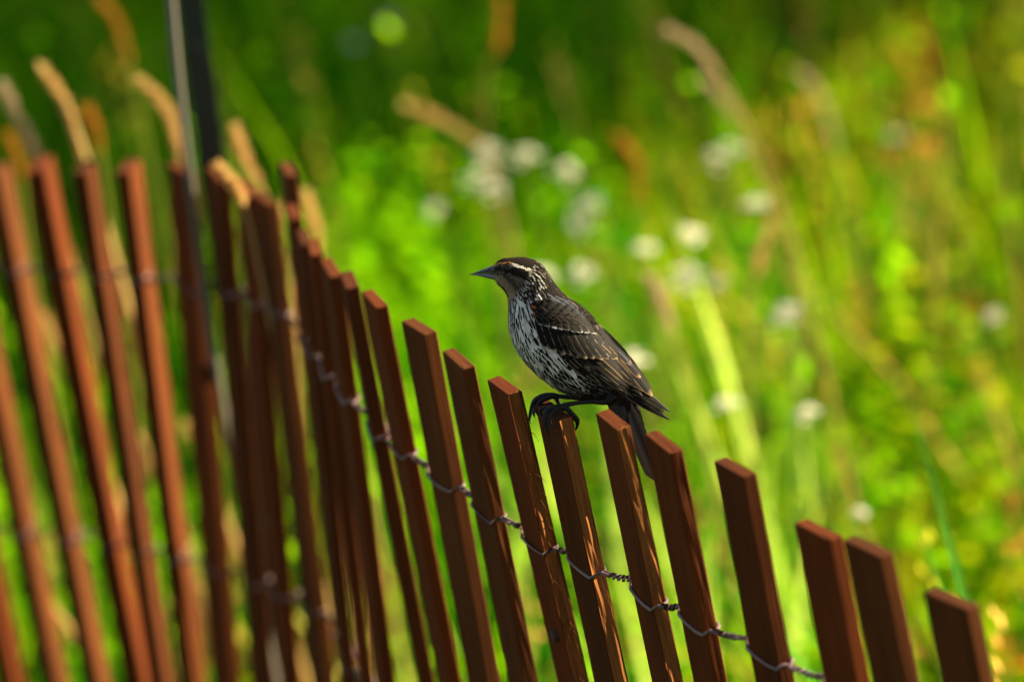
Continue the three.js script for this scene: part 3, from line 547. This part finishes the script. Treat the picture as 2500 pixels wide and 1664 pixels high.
  for (let z = 0.9; z > -7.6; z -= 0.25) for (let x = -1.3 + 0.28 * Math.min(0, z); x < 1.5 - 0.28 * Math.min(0, z); x += 0.25) {
    const px = x + (R() - 0.5) * 0.16, pz = z + (R() - 0.5) * 0.16, s = side(px, pz);
    if (s < 0.2 && pz > -1.9) { if (s < -0.3) put(px, pz, 0.9, 0.35 + 0.2 * R(), 'fresh'); continue; }
    const close = clamp(s / 0.8, 0, 1);
    put(px, pz, 1, lerp(0.75, 1.0, close) * (0.62 + 0.75 * hash2(px * 2, pz * 2, 4)), kindAt(px, pz));
  }
  for (let z = -7.4; z > -17; z -= 0.6) for (let x = -8; x < 8; x += 0.6) put(x + (R() - 0.5) * 0.4, z + (R() - 0.5) * 0.4, 2, 1.1 + 0.4 * R(), 'fresh');
  const label = { fresh: 'bright green meadow grass behind the fence', golden: 'yellow and olive meadow grass with dry straw' };
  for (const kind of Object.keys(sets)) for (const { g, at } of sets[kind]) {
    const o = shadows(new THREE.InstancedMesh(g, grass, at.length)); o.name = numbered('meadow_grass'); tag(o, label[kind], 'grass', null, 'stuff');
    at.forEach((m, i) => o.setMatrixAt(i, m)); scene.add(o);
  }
}
// ---------------------------------------------------------------- single grass stalks with seed heads
{
  const straw = leafMat({ color: RGB(0.62, 0.40, 0.15), transmission: 0.25 }), husk = leafMat({ color: RGB(0.68, 0.45, 0.17), transmission: 0.5 }), orange = leafMat({ color: RGB(0.52, 0.24, 0.035), transmission: 0.4 }), palehusk = leafMat({ color: RGB(0.6, 0.45, 0.28), transmission: 0.45 }), stemGreen = leafMat({ color: RGB(0.36, 0.34, 0.06), transmission: 0.25 });
  const STALKS = [ // tip, head base, lower points in the upright plane z; head thickness; materials; label
    [[[-0.492, 1.154], [-0.477, 1.103], [-0.469, 1.056], [-0.457, 0.931]], -1.359, 0.0075, 'p', 'pale nodding grass seed head on a straight stalk, beside the outermost far pickets'],
    [[[-0.447, 1.163], [-0.434, 1.128], [-0.428, 1.077], [-0.411, 0.852]], -1.363, 0.0085, 'h', 'tallest tan grass seed head, its broad dry stalk standing behind the far pickets'],
    [[[-0.435, 1.036], [-0.433, 0.995], [-0.438, 0.909]], -1.636, 0.006, 'o', 'small upright orange seed head behind the tallest tan stalk'],
    [[[-0.346, 1.15], [-0.325, 1.106], [-0.324, 1.056], [-0.326, 0.988]], -1.305, 0.0085, 'h', 'hooked golden seed head just beside the dark steel post'],
    [[[-0.258, 1.102], [-0.254, 1.068], [-0.241, 1.031], [-0.237, 0.976]], -1.234, 0.0085, 'h', 'thick golden seed head above the far pickets, past the grey rod'],
    [[[-0.255, 1.187], [-0.243, 1.165], [-0.239, 1.144], [-0.238, 1.075]], -0.839, 0.005, 'h', 'short golden seed head in front of a brown picket by the grey rod'],
    [[[-0.102, 0.813], [-0.062, 0.788], [-0.015, 0.739], [-0.001, 0.661], [0.003, 0.584]], -2.193, 0.0085, 'h', 'golden seed head bent over sideways above the white flowers'],
    [[[0.046, 0.806], [0.03, 0.748], [0.018, 0.732], [-0.008, 0.612]], -2.616, 0.0075, 'o', 'tall upright orange seed head far behind the bent golden one'],
    [[[0.158, 0.701], [0.175, 0.666], [0.168, 0.602], [0.17, 0.507]], -2.259, 0.0095, 'o', 'thick deep orange seed head standing among the white flowers'],
    [[[0.229, 0.9], [0.257, 0.873], [0.282, 0.83], [0.311, 0.736], [0.336, 0.613]], -2.012, 0.006, 'p', 'long pale grass stalk arching over the white flowers'],
    [[[0.305, 0.604], [0.325, 0.578], [0.344, 0.536], [0.369, 0.454]], -2.756, 0.007, 'p', 'shorter pale seed head under the long arching stalk'],
    [[[0.595, 0.677], [0.6, 0.626], [0.607, 0.563], [0.611, 0.456]], -2.569, 0.006, 'o', 'slim reddish seed head standing alone over the tall yellow grass'],
    [[[0.302, 0.696], [0.281, 0.656], [0.273, 0.636], [0.256, 0.573]], -1.831, 0.0075, 'h', 'drooping tan seed head below the white flowers, under the arching stalk'],
    [[[0.459, 0.531], [0.478, 0.488], [0.491, 0.392], [0.496, 0.291]], -2.942, 0.007, 'p', 'greyish seed head with a long brown stalk in the tall yellow grass'],
    [[[0.615, 0.486], [0.635, 0.435], [0.631, 0.36], [0.633, 0.27]], -3.138, 0.006, 'o', 'reddish seed head right behind the slim reddish one'],
    [[[-0.538, 0.996], [-0.535, 0.949], [-0.541, 0.887]], -1.728, 0.006, 'o', 'dull orange seed head behind the outermost far picket'],
    [[[-0.452, 0.995], [-0.437, 0.958], [-0.432, 0.9], [-0.432, 0.819]], -2.259, 0.007, 'o', 'shaded brown seed head in the dark grass beyond the steel post'],
    [[[-0.232, 0.96], [-0.232, 0.921], [-0.235, 0.882], [-0.236, 0.822]], -1.395, 0.006, 'h', 'lime and tan seed head seen through the gap where the fence turns'],
    [[[-0.203, 0.997], [-0.2, 0.956], [-0.2, 0.878]], -1.302, 0.006, 'h', 'bright seed head beside the tops of the crowded pickets'],
    [[[-0.252, 0.861], [-0.249, 0.83], [-0.251, 0.79], [-0.253, 0.729]], -1.465, 0.006, 'h', 'low tan seed head in the gap where the fence turns'],
    [[[-0.575, 0.62], [-0.548, 0.545], [-0.525, 0.479], [-0.51, 0.40]], -1.365, 0.005, 'h', 'short slanting dry straw low behind the outermost far pickets', 0.004],
    [[[-0.452, 0.80], [-0.44, 0.74], [-0.425, 0.66], [-0.405, 0.5]], -1.42, 0.006, 'h', 'golden dry stalk seen low between two far pickets', 0.0045],
    [[[-0.385, 0.72], [-0.372, 0.66], [-0.36, 0.58], [-0.345, 0.45]], -1.45, 0.006, 'h', 'tan dry stalk low in the gap beside the steel post', 0.0042],
    [[[-0.335, 0.66], [-0.33, 0.61], [-0.32, 0.54], [-0.31, 0.42]], -1.4, 0.007, 'p', 'pale stalk low behind the grey rod', 0.004],
    [[[-0.52, 0.86], [-0.508, 0.81], [-0.495, 0.72], [-0.475, 0.56]], -1.5, 0.006, 'h', 'long dry straw behind the outermost far pickets', 0.0045],
    [[[0.143, 0.762], [0.154, 0.709], [0.166, 0.623]], -1.536, 0.0075, 'p', 'brown dry seed head close behind the back of the bird'],
  ];
  const huskLeaf = (() => { const p = [], i = []; for (const s of [-1, 1]) { const q = p.length / 3; p.push(0, 0, 0, 0.0016 * s, 0.004, 0.0012, 0, 0.009, 0.0016, 0, 0.004, -0.0006); i.push(q, q + 1, q + 2, q, q + 2, q + 3); } return mesh(p, i); })();
  STALKS.forEach(([pts, z, head, kind, label, broad], n) => {
    const thick = head * 0.55;
    const R = rng(300 + n), o = thing('grass_stalk', label, 'grass stalk', 'dry grass stalks in the meadow');
    const P = pts.map(([x, y], i) => V(x, y, z + 0.006 * Math.sin(i * 2 + n))), low = P[P.length - 1], prev = P[P.length - 2], gy = groundY(low.x, z);
    const k = (low.x - prev.x) / Math.max(0.03, prev.y - low.y), root = V(low.x + clamp(k, -0.3, 0.3) * 0.35 * (low.y - gy), gy - 0.01, z - 0.02), mid = low.clone().lerp(root, 0.5).add(V(-0.01 * (R() - 0.5), 0, 0));
    o.position.copy(root);
    const rel = (v) => v.clone().sub(root), all = [...P, mid, root];
    const tall = broad ?? (n === 1 ? 0.0048 : 0.0016);
    part('stem', tube(all.map(rel), all.map((_, i) => (i === 0 ? 0.0006 : tall * (0.8 + 0.15 * i))), 6, 6), kind === 'o' ? stemGreen : straw, o);
    // seed head: overlapping husks all round the upper stem
    const curve = new THREE.CatmullRomCurve3(P.slice(0, 3).map(rel)), geos = [], M = new THREE.Matrix4(), m = 80;
    for (let i = 0; i < m; i++) {
      const t = i / m, c = curve.getPoint(t * (P.length > 3 ? 0.95 : 0.6)), d = curve.getTangent(t * 0.95).multiplyScalar(-1), swell = Math.sin((0.12 + 0.85 * t) * Math.PI) ** 0.6 * (0.75 + 0.35 * Math.sin(t * 17 + n) ** 2), a = i * 2.399;
      const s1 = V(0, 0, 1).cross(d).normalize(), s2 = d.clone().cross(s1), out = s1.clone().multiplyScalar(Math.cos(a)).addScaledVector(s2, Math.sin(a));
      const y = d.clone().addScaledVector(out, 0.4).normalize(), x = y.clone().cross(out).normalize(), zz = x.clone().cross(y), g = huskLeaf.clone(), sc = 0.5 + 1.1 * R();
      M.makeBasis(x.multiplyScalar(sc * 1.3), y.multiplyScalar(sc), zz.multiplyScalar(sc)).setPosition(c.clone().addScaledVector(out, thick * 0.55 * swell)); g.applyMatrix4(M); geos.push(g);
    }
    geos.push(tube(P.slice(0, P.length > 3 ? 3 : 2).map(rel), (P.length > 3 ? [0.15, 0.45, 0.25] : [0.2, 0.45]).map((v) => v * thick), 7, 6));
    part('seed_head', mergeGeometries(geos.map((g) => { const q = g.toNonIndexed(); q.deleteAttribute('uv'); return q; })), { p: palehusk, h: husk, o: orange }[kind], o);
    const Bl = { pos: [], idx: [] }; const lh = 0.16 + 0.14 * R();
    bladeInto(Bl, 0, 0, lh, 0.007, R() * 6.283, 0.9, 0.4); const leaf = part('leaf', mesh(Bl.pos, Bl.idx), stemGreen, o); leaf.position.copy(rel(mid));
  });
}
// ---------------------------------------------------------------- white umbel flowers
{
  const petal = leafMat({ color: RGB(0.80, 0.77, 0.60), transmission: 0.4 }), stalk = leafMat({ color: RGB(0.20, 0.30, 0.04), transmission: 0.2 });
  const U = [[0.037, 0.676, -2.356, 'widest white umbel, at the top of the flower patch'], [0.083, 0.62, -2.442, 'round white umbel right of the widest one'], [-0.013, 0.733, -2.058, 'bright white umbel touching the bent golden seed head'], [-0.023, 0.692, -2.255, 'white umbel partly hidden by the bent golden seed head'], [-0.011, 0.63, -2.552, 'faint white umbel behind the bent golden seed head'], [0.102, 0.637, -2.235, 'flat white umbel beside the deep orange seed head'], [0.09, 0.647, -2.133, 'lower white umbel next to the deep orange seed head'], [0.293, 0.639, -2.342, 'white umbel against the long arching pale stalk'], [0.294, 0.698, -1.938, 'brightest flat white umbel crossed by the arching stalk'], [0.213, 0.645, -2.025, 'cream umbel below the bright lime grass blades'], [0.152, 0.669, -1.928, 'tall loose white umbel over the middle of the patch'], [0.191, 0.666, -1.82, 'round white umbel close under the cream one'], [0.229, 0.65, -1.814, 'white umbel at the foot of the lime grass blades'], [0.069, 0.723, -1.735, 'white umbel just above the back of the bird'], [0.29, 0.675, -1.611, 'single round white umbel standing apart near the yellow grass'], [0.105, 0.691, -1.51, 'small pale umbel beside the wing of the bird'], [0.198, 0.663, -1.394, 'white umbel low behind the tail of the bird'], [0.277, 0.641, -1.386, 'bluish white umbel low beside the white one behind the tail'], [0.53, 0.597, -1.689, 'bluish white umbel off to the side in the yellow grass'], [0.306, 0.569, -1.253, 'lowest bluish umbel, above the near pickets'], [-0.141, 0.306, -4.456, 'farthest pale umbel in the dark grass'], [-0.204, 0.334, -4.253, 'pale umbel in the dark grass next to the farthest one'], [0.617, 0.28, -3.383, 'pale umbel deep in the tall yellow grass'], [0.026, 0.661, -1.925, 'white umbel over the head of the bird'], [-0.091, 0.568, -2.529, 'faint pale umbel in the shaded grass beside the flower patch']];
  U.forEach(([x, y, z, label], n) => {
    const R = rng(900 + n), o = thing('umbel_flower', label, 'flower', 'white umbel flowers'), gy = groundY(x, z), lx = (R() - 0.5) * 0.08, lz = (R() - 0.5) * 0.08;
    o.position.set(x + lx, gy - 0.01, z + lz);
    const top = V(-lx, y - gy - 0.008, -lz), ray = [], pos = [], idx = [];
    part('stem', tube([V(0, 0, 0), top.clone().multiplyScalar(0.55).add(V(0.012, 0, 0.006)), top], [0.0028, 0.002, 0.0013], 6, 6), stalk, o);
    const rad = (n === 19 || n === 17 ? 0.005 : n === 17 || n === 18 || n > 19 ? 0.008 : 0.012) + (n === 19 ? 0.002 : 0.012) * R(), tilt = V((R() - 0.5) * 0.5, 1, (R() - 0.5) * 0.5 + 0.15).normalize(), s1 = V(1, 0, 0).addScaledVector(tilt, -tilt.x).normalize(), s2 = tilt.clone().cross(s1), m = 22;
    for (let i = 0; i < m; i++) {
      if (R() < 0.42) continue;
      const r = rad * Math.sqrt((i + 0.3) / m) * (0.8 + 0.45 * R()), a = i * 2.399 + R() * 0.6, c = top.clone().addScaledVector(s1, r * Math.cos(a)).addScaledVector(s2, r * Math.sin(a)).addScaledVector(tilt, 0.014 - 0.35 * r * r / rad + 0.006 * (R() - 0.5));
      ray.push(tube([top, top.clone().lerp(c, 0.6).addScaledVector(tilt, -0.002), c], [0.0007, 0.0005, 0.0004], 4, 3));
      for (let k = 0; k < 9; k++) { const b = k * 2.399, d = c.clone().addScaledVector(s1, 0.0036 * Math.sqrt(k / 9) * Math.cos(b)).addScaledVector(s2, 0.0036 * Math.sqrt(k / 9) * Math.sin(b)).addScaledVector(tilt, 0.0015 * R()), q = pos.length / 3; pos.push(d.x, d.y + 0.0003, d.z); for (let e = 0; e < 5; e++) { const w = e / 5 * 6.283 + b, f = d.clone().addScaledVector(s1, 0.0025 * Math.cos(w)).addScaledVector(s2, 0.0025 * Math.sin(w)); pos.push(f.x, f.y, f.z); } for (let e = 0; e < 5; e++) idx.push(q, q + 1 + e, q + 1 + (e + 1) % 5); }
    }
    part('rays', mergeGeometries(ray), stalk, o); part('florets', mesh(pos, idx), petal, o);
  });
}
// ---------------------------------------------------------------- broad bladed grasses that stand out
{
  const lime = leafMat({ color: RGB(0.5, 0.66, 0.10), transmission: 0.55 }), green = leafMat({ color: RGB(0.09, 0.30, 0.03), transmission: 0.4 });
  const clump = (label, root, blades, m) => {
    const o = thing('grass_clump', label, 'grass plant'); o.position.set(...root);
    for (const [x, z, h, w, az, bend, curl] of blades) { const B = { pos: [], idx: [] }; bladeInto(B, x, z, h, w, az, bend, curl, null, 12); part('blade', mesh(B.pos, B.idx), m, o); }
  };
  clump('clump of broad bright lime grass blades among the white flowers', [0.27, groundY(0.27, -1.95) - 0.01, -1.95], [[0, 0, 0.80, 0.034, 3.0, 0.16, 0.3], [0.01, 0, 0.9, 0.030, 2.7, 0.2, -0.5], [-0.01, 0.01, 0.76, 0.03, 3.5, 0.28, 0.8], [0.02, 0, 0.78, 0.030, 0.3, 0.1, 0.5], [0, 0.02, 0.72, 0.03, 1.2, 0.25, 0.2], [-0.03, 0.02, 0.84, 0.028, 3.2, 0.3, -0.2]], lime);
  clump('smaller clump of lime grass blades close behind the bird', [0.08, groundY(0.08, -1.5) - 0.01, -1.5], [[0, 0, 0.66, 0.026, 2.0, 0.2, 0.3], [0.02, 0.01, 0.72, 0.024, 0.4, 0.18, -0.5], [-0.02, 0.01, 0.62, 0.026, 3.5, 0.3, 0.6], [0.03, 0, 0.6, 0.024, 5.3, 0.3, 0.4]], lime);
  clump('lime grass blades between the bird and the cream umbel', [0.17, groundY(0.17, -1.72) - 0.01, -1.72], [[0, 0, 0.66, 0.026, 2.4, 0.3, 0.3], [0.02, 0.01, 0.7, 0.022, 0.8, 0.25, -0.5], [-0.02, 0.01, 0.62, 0.026, 4.1, 0.45, 0.6], [0.03, 0, 0.58, 0.024, 5.6, 0.5, 0.4], [-0.04, 0.02, 0.68, 0.022, 3.0, 0.2, 0.1]], lime);
  clump('lime grass blades under the widest white umbel', [0.03, groundY(0.03, -2.15) - 0.01, -2.15], [[0, 0, 0.62, 0.026, 2.0, 0.35, 0.3], [0.02, 0.01, 0.66, 0.024, 0.2, 0.3, -0.5], [-0.02, 0.01, 0.6, 0.026, 3.8, 0.5, 0.6], [0.03, 0, 0.6, 0.024, 5.0, 0.4, 0.4]], lime);
  clump('lime grass blades behind the tops of the crowded pickets', [-0.13, groundY(-0.13, -1.65) - 0.01, -1.65], [[0, 0, 0.64, 0.026, 2.0, 0.25, 0.3], [0.02, 0.01, 0.7, 0.024, 0.4, 0.18, -0.5], [-0.02, 0.01, 0.6, 0.026, 3.5, 0.4, 0.6], [0.03, 0, 0.62, 0.024, 5.3, 0.3, 0.4], [0.05, 0.02, 0.66, 0.022, 1.2, 0.2, 0.1]], lime);
  const R = rng(61), fan = []; for (let i = 0; i < 22; i++) fan.push([(R() - 0.5) * 0.07, (R() - 0.5) * 0.06, 0.70 + 0.32 * R(), 0.010 + 0.007 * R(), 2.0 + 2.4 * R(), 0.12 + 0.5 * R(), (R() - 0.5) * 1.2]);
  clump('green broad grass standing close behind the near end of the fence', [0.37, groundY(0.37, -0.6) - 0.01, -0.6], fan, green);
}
// ---------------------------------------------------------------- unseen trees and a shrub, added beside the meadow for their shade
{
  const bark = new THREE.MeshStandardMaterial({ color: RGB(0.10, 0.075, 0.05), roughness: 0.95 }), leaves = leafMat({ color: RGB(0.06, 0.13, 0.02), transmission: 0.3 });
  const build = (name, label, x, z, h, spread, seed, clumps, leaf = 1) => {
    const R = rng(seed), o = thing(name, label, 'tree', 'unseen plants added for their shade'), gy = -0.34; o.position.set(x, gy, z);
    const limbs = [tube([V(0, 0, 0), V(0.08, h * 0.3, 0.05), V(-0.05, h * 0.6, 0), V(0.1, h * 0.9, 0.1)], [0.03 * h, 0.022 * h, 0.015 * h, 0.004 * h], 9, 5)], pos = [], idx = [];
    for (let i = 0; i < 14; i++) { const y = h * (0.22 + 0.6 * R()), a = i * 2.399, r = spread * (0.6 + 0.4 * R()) * Math.sin((y / h) * 2.6), tip = V(Math.cos(a) * r, y + 0.35 * r, Math.sin(a) * r); limbs.push(tube([V(0, y * 0.85, 0), tip.clone().multiplyScalar(0.5).setY(y + 0.05), tip], [0.045 * leaf, 0.028 * leaf, 0.008 * leaf], 6, 4)); }
    part('trunk', mergeGeometries(limbs), bark, o);
    for (let c = 0; c < clumps; c++) { // leaf clumps through the crown's volume
      const v = 0.12 + 0.86 * R(), rr = spread * Math.sin(Math.min(1, v + 0.12) * 2.75) ** 0.7 * Math.sqrt(R()), a = R() * 6.283, cx = Math.cos(a) * rr, cy = h * v, cz = Math.sin(a) * rr, s = (0.22 + 0.3 * R()) * leaf;
      for (let k = 0; k < 46; k++) { const p = V(R() - 0.5, R() - 0.5, R() - 0.5).multiplyScalar(s * 2).add(V(cx, cy, cz)), d = V(R() - 0.5, R() - 0.7, R() - 0.5).normalize(), e = V(R() - 0.5, R() - 0.5, R() - 0.5).cross(d).normalize(), q = pos.length / 3, l = (0.14 + 0.06 * R()) * leaf, w = 0.055 * leaf; for (const u of [V(0, 0, 0), d.clone().multiplyScalar(l * 0.5).addScaledVector(e, w), d.clone().multiplyScalar(l), d.clone().multiplyScalar(l * 0.5).addScaledVector(e, -w)]) { const t = p.clone().add(u); pos.push(t.x, t.y, t.z); } idx.push(q, q + 1, q + 2, q, q + 2, q + 3); }
    }
    part('crown', mesh(pos, idx), leaves, o);
  };
  build('shade_tree', 'unseen leafy tree with a round crown, added to shade the meadow past the white flowers', 6.0, -7.05, 5.4, 1.9, 51, 210);
  build('shade_tree', 'taller unseen leafy tree added to shade the far edge of the meadow', 7.2, -10.2, 6.4, 2.1, 52, 190);
  build('shade_tree', 'narrow unseen leafy tree added for shade behind the taller one', 6.6, -13.2, 5.6, 1.8, 53, 150);
  build('shrub', 'unseen leafy shrub added to shade the near end of the fence', 1.32, -0.2, 1.55, 0.42, 54, 46, 0.45);
}
renderer.render(scene, camera);
